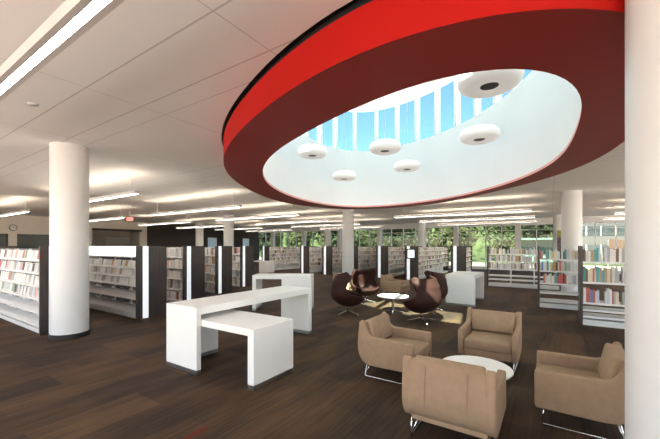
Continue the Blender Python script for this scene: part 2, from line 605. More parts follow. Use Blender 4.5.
# alcove behind the opening
mb = MB()
mb.box(9.5, Y1 + 4, 0, 15, Y1 + 4.2, CEIL); mb.box(9.3, Y1 + .2, 0, 9.5, Y1 + 4.2, CEIL); mb.box(15, Y1 + .2, 0, 15.2, Y1 + 4.2, CEIL)
struct(mb.build('wall_alcove', M['beige_wall']), 'beige walls of the side room beyond the opening', 'wall')
mb = MB(); mb.box(9.3, Y1, -.2, 15.2, Y1 + 4.2, -.001); struct(mb.build('floor_alcove', M['carpet']), 'carpet of the side room', 'floor')
mb = MB(); mb.box(9.3, Y1 + .2, CEIL, 15.2, Y1 + 4.2, CEIL + .1); struct(mb.build('ceiling_alcove', M['white_paint']), 'ceiling of the side room', 'ceiling')
for a, b, z0, z1, lab in ((11.35, 12.2, 1.2, 2.5, 'narrow white panel standing for a lit panel in the side room'), (13.0, 14.9, 1.2, 2.5, 'wide white panel standing for a lit panel in the side room')):
    t = thing('bright_panel', lab, 'board', ((a + b) / 2, Y1 + 3.99, z0))  # white panels stand for lit panels, brightness put into the colour
    f_ = MB(); f_.box(-(b - a) / 2, -.03, 0, (b - a) / 2, 0, z1 - z0); f_.build('panel', M['white_laminate'], t)
    f_ = MB()
    for q in ((-(b - a) / 2 - .03, -.03, (b - a) / 2 + .03, 0), (-(b - a) / 2 - .03, z1 - z0, (b - a) / 2 + .03, z1 - z0 + .03)):
        f_.box(q[0], -.045, q[1], q[2], 0, q[3])
    f_.build('frame', M['metal'], t)
dw = [(14.3, 0, 20.0, CEIL), (20.0, 0, 21.05, 1.0), (20.0, 2.5, 21.05, CEIL), (21.05, 0, 24.3, CEIL), (24.3, 0, 25.2, 1.0), (24.3, 2.5, 25.2, CEIL), (25.2, 0, X1 + .2, CEIL)]
wall_piece('wall_wood', dw, M['dark_wood'], 'dark wood panelled far wall')
for k, (a, b) in enumerate(((20.0, 21.05), (24.3, 25.2))):
    w = thing('window_%d' % (30 + k), 'small bright window in the dark wood wall', 'window'); w['kind'] = 'structure'
    f_ = MB()
    for q in ((a, 1.0, b, 1.05), (a, 2.45, b, 2.5), (a, 1.05, a + .05, 2.45), (b - .05, 1.05, b, 2.45)):
        f_.box(q[0], Y1 + .02, q[1], q[2], Y1 + .14, q[3])
    f_.build('window_frame', M['frame_white'], w)
    f_ = MB(); f_.box(a + .05, Y1 + .08, 1.05, b - .05, Y1 + .09, 2.45)
    f_.build('pane', M['frosted_pane'], w)

# ------------------------------------------------------------------ lamps
def linear_lamp(x, ya, yb, label, z=3.0):
    L = yb - ya
    t = thing('linear_pendant_lamp', label, 'pendant lamp', (x, ya, z), 0, 'linear pendant lamps')
    m_ = MB()
    # U-shaped housing : sides, bottom flanges, top tray
    m_.box(-.065, 0, 0, -.053, L, .08); m_.box(.053, 0, 0, .065, L, .08)
    m_.box(-.053, 0, .0, -.026, L, .012); m_.box(.026, 0, .0, .053, L, .012)
    m_.box(-.053, 0, .045, .053, L, .06)
    m_.box(-.053, 0, 0, .053, .015, .08); m_.box(-.053, L - .015, 0, .053, L, .08)
    m_.build('housing', M['housing'], t)
    n = max(1, round(L / 1.8))
    for i in range(n):
        a, b = L * i / n + .03, L * (i + 1) / n - .03
        m_ = MB(); m_.box(-.025, a, .003, .025, b, .012); m_.build('lens', M['lens'], t)
        m_ = MB(); m_.box(-.05, a, .065, .05, b, .083); m_.build('uplight_tube', M['uplight_dim' if x < 1 else 'uplight'], t)
    for y in (.35, L - .35):
        m_ = MB(); m_.tube([(0, y, .06), (0, y, CEIL - z)], .004, 5); m_.build('hanging_wire', M['wire'], t)
LL = 5.4
lamps = [(.815, 1.10, 6.50, 'linear lamp over the floor in front of the first bookcase, large in the upper corner'),
         (4.3, 8.56, 13.96, 'linear lamp ending beside the big column, over the second media bookcase'),
         (4.3, 16.6, 22., 'linear lamp above the wall clock'),
         (.9, 8.56, 13.96, 'linear lamp over the far end of the first bookcase'),
         (7.7, 8.66, 14.06, 'linear lamp beside the red drum over the dark end panels'),
         (7.7, 16.5, 21.9, 'linear lamp ending near the exit sign'),
         (11.1, 16.5, 21.9, 'linear lamp in front of the dark wood wall, over the opening'),
         (11.1, 8.9, 14.3, 'linear lamp just beyond the rim of the red drum'),
         (14.5, 17.8, 23.2, 'linear lamp in front of the pale column and the dark wall'),
         (14.5, 9.6, 15., 'linear lamp over the ends of the far bookcase row'),
         (17.9, 17.8, 23.2, 'linear lamp near the dark wall corner'),
         (17.9, 9.6, 15., 'linear lamp over the far bookcases behind the slim column'),
         (14.5, .56, 5.96, 'linear lamp beyond the drum over the short bookcase'),
         (17.9, .56, 5.96, 'linear lamp over the aisle before the tall windows'),
         (21.3, .56, 5.96, 'linear lamp close to the tall windows'),
         (21.3, 9.6, 15., 'linear lamp close to the windows over the far shelves'),
         (21.3, 17.8, 23.2, 'linear lamp close to the windows by the dark wall'),
         (17.9, -7.6, -2.2, 'linear lamp behind the pale column near the office view'),
         (14.5, -7.6, -2.2, 'linear lamp behind the bookcase with the coloured books'),
         (11.1, -7.6, -2.2, 'linear lamp over the open bookcases beside the near column'),
         (21.3, -7.6, -2.2, 'linear lamp by the windows facing the office'),
         (.9, -7.6, -2.2, 'added unseen linear lamp on the open side past the big near column'),  # out of view, added as fill light for the near side
         (-2.5, .25, 5.65, 'added unseen linear lamp over the floor by the open side of the hall'),  # out of view behind the camera, added as fill light
         (.9, 16.6, 22., 'added unseen linear lamp deep in the corner, brightening the beige far wall')]  # out of view, added to brighten the beige wall
for a in lamps:
    linear_lamp(*a)

def donut(x, y, z, label, D=.78):
    t = thing('donut_pendant_lamp', label, 'pendant lamp', (x, y, z), 0, 'donut pendants in the skylight well')
    R, h = D / 2, .125
    prof = []
    for k in range(17):
        a = -PI / 2 + PI * k / 16
        ca, sa = math.cos(a), math.sin(a)
        prof.append((R - .17 + .17 * (abs(ca) ** .85) * (1 if ca >= 0 else -1), h * (abs(sa) ** .9) * (1 if sa >= 0 else -1)))
    prof = [(.10, -.085), (.13, -.105)] + prof + [(.10, .11), (.03, .12)]
    m_ = MB(); m_.lathe(prof, 40, cap=False)
    m_.build('shade', M['opal'], t, smooth=True)
    m_ = MB(); m_.lathe([(.0, -.09), (.128, -.092), (.128, -.06), (.0, -.06)], 28, cap=False)
    m_.build('lamp_disc', M['lamp_disc'], t)
    m_ = MB(); m_.lathe([(.03, .12), (.03, .19), (.008, .2)], 12); m_.build('cap', M['housing'], t)
    m_ = MB(); m_.tube([(0, 0, .19), (0, 0, ZR - z - .01)], .005, 5); m_.build('hanging_wire', M['wire'], t)
dn = [(7.05, 5.20, 4.16, 'white donut pendant, the one hanging nearest the narrow end of the windows'),
      (7.58, 3.38, 4.12, 'white donut pendant hanging midway in front of the windows'),
      (9.3, 5.58, 3.97, 'small far white donut pendant hanging lowest against the white well wall'),
      (9.5, 3.53, 4.06, 'white donut pendant low against the wall, behind the middle one'),
      (7.45, 1.22, 3.99, 'white donut pendant hanging alone against the plain white wall side'),
      (4.70, .65, 3.84, 'large white donut pendant partly cut by the red rim')]
for d in dn:
    donut(*d)

# ceiling detectors
def detector(x, y, label):
    t = thing('smoke_detector', label, 'smoke detector', (x, y, CEIL - .001))
    m_ = MB(); m_.lathe([(.0, -.012), (.05, -.012), (.058, -.006), (.06, 0)], 20); m_.build('body', M['housing'], t, autosmooth=True)
    m_ = MB(); m_.lathe([(.0, -.016), (.02, -.015), (.02, -.01)], 12); m_.build('sensor', M['metal'], t)
detector(1.53, 5.72, 'small round detector on the ceiling beside the near linear lamp')
detector(10.85, 9.6, 'small round detector on the ceiling beyond the red drum')

# exit sign
t = thing('exit_sign', 'small glowing red exit sign hanging below the ceiling far back', 'exit sign', (9.1, 18.9, 3.05), math.radians(-57))
m_ = MB(); m_.box(-.17, -.03, 0, .17, .03, .20, bev=.008); m_.build('case', M['exit_face'], t)
m_ = MB(); m_.box(-.012, -.012, .2, .012, .012, CEIL - 3.05); m_.build('stem', M['housing'], t)
fc = bpy.data.curves.new('exit_lettering', 'FONT')
fc.body = 'EXIT'; fc.size = .17; fc.align_x = 'CENTER'; fc.align_y = 'CENTER'; fc.extrude = .004; fc.offset = .004
fo = bpy.data.objects.new('lettering', fc); col.objects.link(fo); fo.parent = t
bpy.context.view_layer.update()
le = bpy.data.meshes.new_from_object(fo.evaluated_get(bpy.context.evaluated_depsgraph_get()))
bpy.data.objects.remove(fo)
le.materials.clear(); le.materials.append(M['exit_red'])
fo = bpy.data.objects.new('lettering', le); col.objects.link(fo); fo.parent = t
fo.location = (0, -.036, .10); fo.rotation_euler = (PI / 2, 0, 0)

# wall clock
t = thing('wall_clock', 'round wall clock with dark rim on the beige far wall', 'clock', (6.3, Y1 - .001, 2.80))
Rx = Matrix.Rotation(PI / 2, 4, 'X')
m_ = MB(); m_.lathe([(.19, 0), (.19, .05), (.165, .055), (.165, .03)], 32, T=Rx, cap=False); m_.build('rim', M['black'], t, autosmooth=True)
m_ = MB(); m_.lathe([(0, .03), (.166, .03), (.166, 0)], 32, T=Rx, cap=False); m_.build('dial', M['clock_face'], t)
m_ = MB(); m_.box(-.008, -.04, -.01, .008, -.035, .09); m_.build('hour_hand', M['black'], t)
m_ = MB(); m_.box(0, -.045, -.006, .13, -.04, .006); m_.build('minute_hand', M['black'], t)

# ------------------------------------------------------------------ white counters
def counter(label, x0, y0, x1, y1, h, legs, th=.10, extra=None, cat='table', name='counter_table', lt=.10):
    """slab x0..x1,y0..y1 with leg panels; legs: list of rects (local world coords)"""
    t = thing(name, label, cat, ((x0 + x1) / 2, (y0 + y1) / 2, 0))
    cx, cy = (x0 + x1) / 2, (y0 + y1) / 2
    m_ = MB(); m_.box(x0 - cx, y0 - cy, h - th, x1 - cx, y1 - cy, h); m_.build('tabletop', M['white_laminate'], t, bevel=.003)
    for a in legs:
        m_ = MB(); m_.box(a[0] - cx, a[1] - cy, .055, a[2] - cx, a[3] - cy, h - th); lg = m_.build('leg_panel', M['white_laminate'], t, bevel=.003)
        m_ = MB(); m_.box(a[0] - cx + .002, a[1] - cy + .002, 0, a[2] - cx - .002, a[3] - cy - .002, .055); m_.build('metal_plinth', M['metal'], lg)
    for nm, a in (extra or []):
        m_ = MB(); m_.box(a[0] - cx, a[1] - cy, a[2], a[3] - cx, a[4] - cy, a[5]); m_.build(nm, M['white_laminate'], t, bevel=.003)
    return t
counter('long white counter table standing over the low white table', 2.70, 3.88, 5.24, 4.58, .885,
        [(2.70, 3.88, 2.77, 4.58), (5.14, 3.88, 5.24, 4.58)])
counter('low white table tucked under the long white counter', 2.775, 2.90, 3.50, 4.56, .715,
        [(2.775, 2.90, 3.50, 3.0), (2.95, 4.46, 3.50, 4.56)], name='low_table', th=.085)
c2 = counter('white counter table behind the long counter, with a closed end block', -.31, -.78, .31, .78, .93,
        [(-.31, .68, .31, .78), (-.31, -.78, .31, 0.0)])
c2.rotation_euler[2] = math.radians(30)
c2.location = (7.0 + .31 * math.cos(math.radians(30)) - .78 * math.sin(math.radians(30)), 5.2 + .31 * math.sin(math.radians(30)) + .78 * math.cos(math.radians(30)), 0)
counter('white counter table beside the brown egg chairs and open bookcases', 10.0, 1.75, 11.55, 2.55, .875,
        [(10.0, 1.75, 10.1, 2.55), (11.45, 1.75, 11.55, 2.55)], extra=[('modesty_panel', (10.1, 2.40, .3, 11.45, 2.43, .775))])
counter('white desk far back carrying the black monitor', 15.0, 14.6, 15.75, 16.6, .75,
        [(15.0, 14.6, 15.75, 15.2), (15.0, 16.5, 15.75, 16.6)], name='desk', cat='desk', th=.06)
# monitor on the far desk
t = thing('computer_monitor', 'black computer monitor on the white desk far back', 'monitor', (15.35, 16.05, .75), math.radians(35))
m_ = MB(); m_.box(-.12, -.1, 0, .12, .1, .015, bev=.004); m_.build('stand_base', M['black'], t)
m_ = MB(); m_.box(-.025, -.02, .015, .025, .02, .2); m_.build('stand_neck', M['black'], t)
m_ = MB(); m_.box(-.03, -.26, .12, .02, .26, .46, bev=.008); m_.build('display', M['black'], t)

# ------------------------------------------------------------------ beige armchairs
def make_armchair(label):
    t = thing('armchair', label, 'armchair', group='beige armchairs')
    W, sw = .375, .075
    side = [(.36, .17), (.375, .20), (.375, .505), (.36, .525), (-.14, .53), (-.19, .543), (-.228, .58), (-.258, .64), (-.282, .70), (-.30, .722), (-.33, .728), (-.352, .71),
            (-.375, .44), (-.372, .36), (-.352, .28), (-.31, .215), (-.245, .175), (-.15, .165)]
    for s in (-1, 1):
        m_ = MB()
        a, b = (W - sw, W) if s > 0 else (-W, -W + sw)
        m_.prism(side, a, b, 'y', bev=.016)
        m_.build('side_panel', M['fabric'], t, autosmooth=True)
    m_ = MB()
    back = [(-.275, .17 + .03), (-.262, .692), (-.275, .708), (-.325, .708), (-.35, .69), (-.372, .44), (-.368, .36), (-.347, .28), (-.305, .215)]
    m_.prism(back, -W + sw - .012, W - sw + .012, 'y', bev=.008)
    m_.build('back_panel', M['fabric'], t, autosmooth=True)
    m_ = MB(); m_.box(-.30, -W + sw - .01, .165, .355, W - sw + .01, .265, bev=.014); m_.build('seat_rail', M['fabric'], t, autosmooth=True)
    # seat cushion : crowned
    m_ = MB(); m_.box(-.255, -W + sw + .004, .262, .378, W - sw - .004, .405, bev=.03, seg=3)
    for v in m_.bm.verts:
        if v.co.z > .38:
            v.co.z += .022 * max(0, 1 - (v.co.y / .3) ** 2) * max(0, 1 - ((v.co.x - .06) / .33) ** 2)
    m_.build('seat_cushion', M['fabric'], t, autosmooth=True)
    m_ = MB()
    T = Matrix.Translation((-.245, 0, .40)) @ Matrix.Rotation(math.radians(-13), 4, 'Y')
    m_.box(-.02, -W + sw + .006, 0, .10, W - sw - .006, .315, bev=.03, seg=3, T=T)
    m_.build('back_cushion', M['fabric'], t, autosmooth=True)
    m_ = MB()
    for y in (-.17, .17):
        m_.tube([(-.3795, y, .34), (-.377, y, .42), (-.3565, y, .67)], .0028, 5)
    m_.build('back_seam', M['fabric_seam'], t)
    for s in (-1, 1):
        m_ = MB()
        y = s * (W - .055)
        m_.tube([(.30, y, .175), (.315, y, .02), (.30, y, .009), (-.28, y, .009), (-.295, y, .02), (-.25, y, .19)], .0068, 8)
        m_.tube([(-.23, y - s * .06, .18), (-.29, y, .012)], .007, 6)
        m_.build('sled_leg', M['chrome'], t, smooth=True)
    return t
chair0 = make_armchair('beige armchair seen from behind, its back to the camera, before the round white table')
chairs = [(3.18, .72, 0, None),
          (4.22, 1.73, -PI / 2, 'beige armchair seen side on, between the egg chairs and the round white table'),
          (5.33, .72, PI, 'beige armchair facing the camera beyond the low round white table'),
          (4.09, -.25, PI / 2, 'beige armchair tucked against the big round column'),
          (10.75, 4.42, math.radians(-92), 'beige armchair far back between the egg chairs and the shelf with the tablet'),
          (10.3, 6.05, math.radians(-100), 'beige armchair far back, mostly hidden behind an egg chair')]
for i, (x, y, r, lab) in enumerate(chairs):
    c = chair0 if i == 0 else copy_tree(chair0)
    c.location = (x, y, 0)
    c.rotation_euler[2] = r
    if lab: c['label'] = lab

# round tables
def round_table(x, y, r, h, label, group=None):
    t = thing('coffee_table', label, 'coffee table', (x, y, 0))
    m_ = MB(); m_.lathe([(0, h - .03), (r - .015, h - .03), (r, h - .015), (r, h - .006), (r - .006, h), (0, h)], 56, cap=False)
    m_.build('tabletop', M['white_laminate'], t, autosmooth=True)
    m_ = MB(); m_.lathe([(.03, .02), (.03, h - .03)], 20); m_.build('pedestal', M['chrome'], t, autosmooth=True)
    for k in range(4):
        m_ = MB()
        T = Matrix.Rotation(k * PI / 2 + .4, 4, 'Z')
        m_.prism([(.0, .018), (.0, .045), (.06, .04), (r * .72, .015), (r * .72, 0), (r * .6, 0)], -.016, .016, 'y', T=T)
        m_.build('foot', M['chrome'], t)
round_table(3.945, .685, .37, .38, 'low round white table amid the four beige armchairs')
round_table(8.08, 3.38, .40, .42, 'low round white table amid the brown egg chairs')

# ------------------------------------------------------------------ egg chairs
def make_egg(label):
    t = thing('egg_chair', label, 'egg chair', group='brown leather egg chairs')
    # closed egg surface, cut by a rim that opens to the front (+x)
    bm = bmesh.new()
    NZ, NT = 30, 40
    z0, zt = .20, 1.06
    def lut(pts, z):
        if z <= pts[0][0]: return pts[0][1]
        for (a, p), (b, q) in zip(pts, pts[1:]):
            if z <= b:
                k = (z - a) / (b - a)
                k = k * k * (3 - 2 * k)
                return p + (q - p) * k
        return pts[-1][1]
    zt = .97
    def rad(z):
        u = (z - z0) / (.56 - z0)
        if u < 1: return .43 * (1 - (1 - u) ** 2.2) ** .6
        return lut([(.56, .43), (.75, .41), (.97, .37)], z)
    def cx(z):
        return lut([(.2, .04), (.45, .02), (.60, .03), (.78, .05), (.97, .10)], z)
    RIM = [(.40, .45), (.425, .42), (.45, .34), (.49, .20), (.54, .05), (.60, -.03), (.68, -.06), (.78, -.02), (.88, .06), (.97, .10)]
    def thm(z):
        if z < .405: return PI
        c = (cx(z) - lut(RIM, z)) / rad(z)
        return math.acos(max(-1, min(1, c)))
    rows = []
    for i in range(NZ + 1):
        u = i / NZ
        z = z0 + (zt - z0) * (u ** 1.25 if u < .5 else u ** 1.25)
        z = min(z, zt)
        r = max(rad(z), .02)
        tm = thm(z)
        row = []
        for k in range(NT + 1):
            s = -1 + 2 * k / NT
            a = s * tm
            # back of the chair at a=0 -> -x
            x = cx(z) - r * math.cos(a) * 1.0
            y = r * math.sin(a) * .98
            up = max(0, (z - .62) / .35)
            q_ = abs(s)
            ww = (q_ / .8) ** 3 if q_ < .8 else 1 - 1.1 * ((q_ - .8) / .2) ** 2
            row.append(bm.verts.new((x - .02 * up * (1 - ww), y * (1 + .06 * up * ww), z + .055 * up * ww)))
        rows.append(row)
    for A, B in zip(rows, rows[1:]):
        for k in range(NT):
            bm.faces.new((A[k], A[k + 1], B[k + 1], B[k]))
    bm.faces.new([v for v in rows[0][:-1]])
    bmesh.ops.remove_doubles(bm, verts=bm.verts, dist=.0005)
    bmesh.ops.recalc_face_normals(bm, faces=bm.faces)
    m_ = MB(); m_.bm.free(); m_.bm = bm
    o = m_.build('shell', M['leather'], t, smooth=True, solid=.05)
    o.modifiers.new('sub', 'SUBSURF').render_levels = 1
    # seat cushion
    m_ = MB()
    prof = [(0, .355), (.20, .355), (.30, .375), (.335, .41), (.31, .445), (.2, .462), (0, .466)]
    m_.lathe(prof, 36, cap=False, T=Matrix.Translation((.035, 0, -.035)) @ Matrix.Diagonal((1.05, .95, 1, 1)))
    m_.build('seat_cushion', M['leather_in'], t, smooth=True)
    m_ = MB(); m_.lathe([(.085, .24), (.05, .19), (.028, .17), (.028, .05)], 20); m_.build('pedestal', M['chrome'], t, smooth=True)
    for k in range(4):
        m_ = MB()
        T = Matrix.Rotation(k * PI / 2 + PI / 4, 4, 'Z')
        m_.prism([(.0, .05), (.0, .085), (.05, .08), (.33, .03), (.335, 0), (.31, 0), (.27, .022)], -.018, .018, 'y', T=T)
        m_.build('foot', M['chrome'], t)
    return t
egg0 = make_egg('brown leather egg chair facing the table, standing apart beyond the white counters')
eggs = [(7.25, 4.25, math.radians(-55), None),
        (9.05, 4.70, math.radians(-120), 'brown leather egg chair with rusty sunlit inside, turned towards the camera'),
        (7.45, 2.42, math.radians(82), 'brown leather egg chair seen from behind, closest to the beige armchairs'),
        (8.97, 2.66, math.radians(125), 'brown leather egg chair whose top shows behind another, beside the white counter')]
for i, (x, y, r, lab) in enumerate(eggs):
    c = egg0 if i == 0 else copy_tree(egg0)
    c.location = (x, y, 0)
    c.rotation_euler[2] = r
    if lab: c['label'] = lab

# ------------------------------------------------------------------ books
PAL = {}
def bookmat(n, c):
    PAL[n] = mat('cover_' + n, c, .45, var=.05, scale=3)
for n, c in dict(white=(.78, .77, .74), grey=(.42, .42, .42), cream=(.66, .58, .45), black=(.03, .03, .035), red=(.50, .10, .08), orange=(.65, .24, .05), blue=(.08, .22, .48),
                 teal=(.07, .33, .36), green=(.20, .34, .20), yellow=(.68, .52, .10), brown=(.20, .11, .06), pink=(.66, .32, .34), tan=(.45, .31, .18), silver=(.58, .59, .60), purple=(.18, .12, .30)).items():
    bookmat(n, c)
M['pages'] = mat('pages', (.75, .70, .60), .8)
M['case_plastic'] = mat('case_plastic', (.80, .80, .80), .3)
def book_mesh():
    m_ = MB()
    # unit book : x thickness, y depth (spine at y=0), z height
    m_.box(0, 0, 0, 1, .06, 1, 0); m_.box(0, .06, 0, .12, 1, 1, 0); m_.box(.88, .06, 0, 1, 1, 1, 0)
    m_.box(.12, .06, .03, .88, .96, .97, 1)
    me = bpy.data.meshes.new('book'); m_.bm.to_mesh(me); m_.bm.free()
    me.materials.append(PAL['white']); me.materials.append(M['pages'])
    return me
BOOK = book_mesh()
def case_mesh():
    m_ = MB()
    m_.box(0, 0, 0, 1, 1, 1, 1)
    m_.box(.05, -.12, .05, .95, 0, .95, 0)
    me = bpy.data.meshes.new('media_case'); m_.bm.to_mesh(me); m_.bm.free()
    me.materials.append(PAL['white']); me.materials.append(M['case_plastic'])
    return me
CASE = case_mesh()
ONES = 'zeroth first second third fourth fifth sixth seventh eighth ninth tenth eleventh twelfth thirteenth fourteenth fifteenth sixteenth seventeenth eighteenth nineteenth'.split()
TENS = ['', '', 'twent', 'thirt', 'fort', 'fift', 'sixt', 'sevent', 'eight', 'ninet']
def ordinal(n):
    if n < 20: return ONES[n]
    if n % 10 == 0: return TENS[n // 10] + 'ieth'
    return TENS[n // 10] + 'y-' + ONES[n % 10]
def item(me, name, T, size, cname, label, cat, group, lean=0., tilt=0.):
    o = bpy.data.objects.new(name, me)
    col.objects.link(o)
    R_ = Matrix.Rotation(lean, 4, 'Y') @ Matrix.Rotation(tilt, 4, 'X')
    o.matrix_world = T @ R_ @ Matrix.Diagonal((*size, 1))
    o.material_slots[0].link = 'OBJECT'
    o.material_slots[0].material = PAL[cname]
    tag(o, label, cat, group)
    return o

# ------------------------------------------------------------------ bookcases
def frame_matrix(x, y, ang):
    return Matrix.Translation((x, y, 0)) @ Matrix.Rotation(ang, 4, 'Z')

def bookcase(label, x, y, ang, L, D, levels, H=1.70, end='left', strip=True, back=True, posts=False, slope=(), header=None, tabs=(), cat='bookcase', group=None):
    """local: x along the run, y 0 (front) .. D (rear); front faces -y. end: which end carries the wide dark panel"""
    t = thing('bookcase', label, cat, (x, y, 0), ang, group)
    P = .05
    m_ = MB(); m_.box(P, .03, 0, L - P, D - .03, .09); m_.build('plinth', M['shelf_white'], t)
    if back:
        m_ = MB(); m_.box(P, D / 2 - .012, .09, L - P, D / 2 + .012, H - .06); m_.build('back', M['shelf_back'] if slope else M['shelf_white'], t)
    for z in levels:
        m_ = MB()
        m_.box(P, .01, z - .022, L - P, D - .01, z)
        m_.box(P, -.004, z - .035, L - P, .010, z + .004)
        m_.box(P, D - .01, z - .035, L - P, D + .004, z + .004)
        m_.build('shelf', M['shelf_white'], t)
    for z, dz in slope:      # sloping display trays on the front
        m_ = MB()
        m_.prism([(.0, z), (.0, z + .02), (D / 2 - .02, z + dz + .02), (D / 2 - .02, z + dz)], P, L - P, 'y', T=Matrix.Rotation(PI / 2, 4, 'Z') @ Matrix.Scale(-1, 4, (0, 1, 0)))
        bmesh.ops.recalc_face_normals(m_.bm, faces=m_.bm.faces)
        m_.build('display_tray', M['shelf_white'], t)
    n = max(1, round(L / .92))
    for i in range(1, n):
        xx = P + (L - 2 * P) * i / n
        m_ = MB()
        m_.box(xx - .012, (.02 if posts else D / 2 - .05), .09, xx + .012, (.05 if posts else D / 2 + .05), H - .06)
        if posts: m_.box(xx - .012, D - .05, .09, xx + .012, D - .02, H - .06)
        m_.build('upright', M['shelf_white'], t)
    for side in ('left', 'right'):
        a, b = (0, P) if side == 'left' else (L - P, L)
        if side == end and strip:
            # panel in three vertical fields: dark, frosted strip, dark
            f = strip if isinstance(strip, tuple) else (.0, .15, .38)
            c0, c1 = D * f[1], D * f[2]
            m_ = MB(); m_.box(a, -.02, 0, b, c0, H); m_.box(a, c1, 0, b, D + .02, H)
            pn = m_.build('end_panel', M['panel_wood'], t)
            m_ = MB(); m_.box(a + (.012 if side == 'left' else 0), c0, .0, b - (.012 if side == 'right' else 0), c1, H - .004); m_.build('frosted_strip', M['strip'], pn)
        else:
            m_ = MB(); m_.box(a, -.02, 0, b, D + .02, H); m_.build('end_panel', M['panel_wood'], t)
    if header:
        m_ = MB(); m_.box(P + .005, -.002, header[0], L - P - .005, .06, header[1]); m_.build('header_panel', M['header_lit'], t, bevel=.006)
    for z, dep in tabs:
        k = int((L - 2 * P) / .45)
        for i in range(k):
            xx = P + (i + .35) * .45
            m_ = MB()
            m_.box(xx, dep, z, xx + .16, dep + .012, z + .05, bev=.003)
            m_.build('label_holder', M['metal'] if i % 2 else M['white_laminate'], t)
    return t

def fill_books(x, y, ang, D, rows, x0, x1, pal, th, place, from_end='left', yoff=.02, seed=1, gap=.05, avoid=(), desc='from dark end post', group=None):
    T0 = frame_matrix(x, y, ang)
    r = random.Random(seed)
    for z, hmin, hmax, rname in rows:
        xx = x0
        items = []
        while xx < x1 - th[1]:
            if r.random() < gap:
                xx += r.uniform(.03, .10); continue
            w = r.uniform(*th)
            hit = [q for q in avoid if xx < q + .016 and xx + w > q - .016]
            if hit:
                xx = hit[0] + .017; continue
            items.append((xx, w))
            xx += w + .0015
        seq = items if from_end == 'left' else items[::-1]
        for n, (bx, w) in enumerate(seq):
            h = r.uniform(hmin, hmax)
            u = (bx - x0) / (x1 - x0)
            p = pal(u, r) if callable(pal) else r.choice(pal)
            d = r.uniform(.15, .19)
            lab = '%s book, %s %s, %s shelf, %s' % (p, ordinal(n + 1), desc, rname, place)
            item(BOOK, 'book', T0 @ Matrix.Translation((bx, yoff + r.uniform(0, .015), z + .001)), (w, d, h), p, lab, 'book', group)

def fill_cases(x, y, ang, rows, x0, x1, pal, place, seed, group, w=(.125, .14), h=.185):
    T0 = frame_matrix(x, y, ang)
    r = random.Random(seed)
    for z, rname in rows:
        xx = x1
        n = 0
        while xx > x0 + w[1]:
            if r.random() < .13:
                xx -= r.uniform(.03, .07)
            ww = r.uniform(*w)
            xx -= ww
            n += 1
            p = r.choice(pal)
            hh = h * r.uniform(.92, 1.02)
            lab = '%s case, %s from dark end panel, %s shelf, %s' % (p, ordinal(n), rname, place)
            item(CASE, 'media_case', T0 @ Matrix.Translation((xx, .035, z + .004)), (ww, .016, hh), p, lab, 'media case', group, tilt=math.radians(-9))
            xx -= r.uniform(.012, .03)

# A series : run along Y, faces towards -X, dark end panel at the low-Y end
LV_A = (.12, 1.18, .93, .68, 1.43)
# A1
LA = 4.4
bookcase('media bookcase behind the big column, its end panel half hidden', 2.28, 8.07 + LA, -PI / 2, LA, .68, (.10, .68, .93, 1.18, 1.43), end='right', strip=(0, .17, .38),
         slope=((.13, .10), (.38, .12)), tabs=((.30, .10), (.56, .10)))
A_CASE = ['white', 'white', 'silver', 'grey', 'white', 'silver', 'white', 'silver', 'pink', 'white', 'black', 'grey', 'white', 'white', 'green', 'red', 'silver', 'white']
fill_cases(2.28, 8.07 + LA, -PI / 2, ((1.43, 'top'), (1.18, 'second'), (.93, 'third'), (.68, 'fourth')), LA - 3.1, LA - .07, A_CASE, 'bookcase behind big column', 3, 'media cases behind the big column')
# A2
bookcase('media bookcase between the big column and the long white counter, with white header', 4.0, 7.96 + LA, -PI / 2, LA, .68, (.10, .78, .99, 1.20, 1.46), end='right', strip=(0, .17, .38),
         slope=((.13, .10), (.44, .12)), header=(1.462, 1.69), tabs=((.30, .10), (.62, .10)))
A2_CASE = ['white', 'silver', 'white', 'white', 'grey', 'silver', 'tan', 'white', 'grey', 'white']
fill_cases(4.0, 7.96 + LA, -PI / 2, ((1.20, 'second'), (.99, 'third'), (.78, 'fourth')), LA - 3.0, LA - .07, A2_CASE, 'bookcase with white header', 5, 'media cases under the white header', h=.165)
A_more = [(5.80, 8.92, 5.2, 'bookcase of novels, first beyond the media bookcase with white header'), (7.67, 9.87, 5.2, 'bookcase of novels, second beyond the media bookcase with white header'),
          (9.54, 10.7, 5.2, 'bookcase of novels, third beyond the media bookcase with white header')]
STUFF = []
for x, y, L, lab in A_more:
    bookcase(lab, x, y + L, -PI / 2, L, .68, (.10, .42, .74, 1.06, 1.38), end='right', strip=(0, .13, .34))
    STUFF.append((x, y + L, -PI / 2, L, [.10, .42, .74, 1.06, 1.38], .2, .26))
# B series : run along X, faces towards -Y, dark end panel at low X
B = [(16.6, 15.9, 5.6, 'far bookcase row behind the white desk'), (16.5, 12.45, 5.6, 'far bookcase, second row in from the desk, beside an open floor'),
     (16.5, 10.75, 5.6, 'far bookcase just before the slim white column'),
     (16.5, 9.02, 5.6, 'far bookcase partly behind the slim white column'), (16.5, 7.2, 5.6, 'far bookcase behind the sunlit egg chair'),
     (16.3, 5.50, 6.0, 'far bookcase carrying the tablet screen on its end panel'), (16.8, 3.35, 1.5, 'short far bookcase behind the white counter')]
for x, y, L, lab in B:
    D = .66
    bookcase(lab, x, y, 0, L, D, (.10, .46, .71, .97, 1.22, 1.46), end='left', strip=(0, .62, .86))
    STUFF.append((x, y, 0, L, [.46, .71, .97, 1.22, 1.46], .13, .185))
# tablet screen on the end panel
t = thing('tablet_screen', 'small catalogue tablet screen in black frame on the dark end panel', 'screen', (16.3 - .022, 5.83, 1.06))
m_ = MB(); m_.box(-.03, -.22, 0, 0, .22, .50, bev=.008); m_.build('frame', M['black'], t)
m_ = MB(); m_.box(-.034, -.17, .06, -.029, .17, .44); m_.build('display', M['screen'], t)

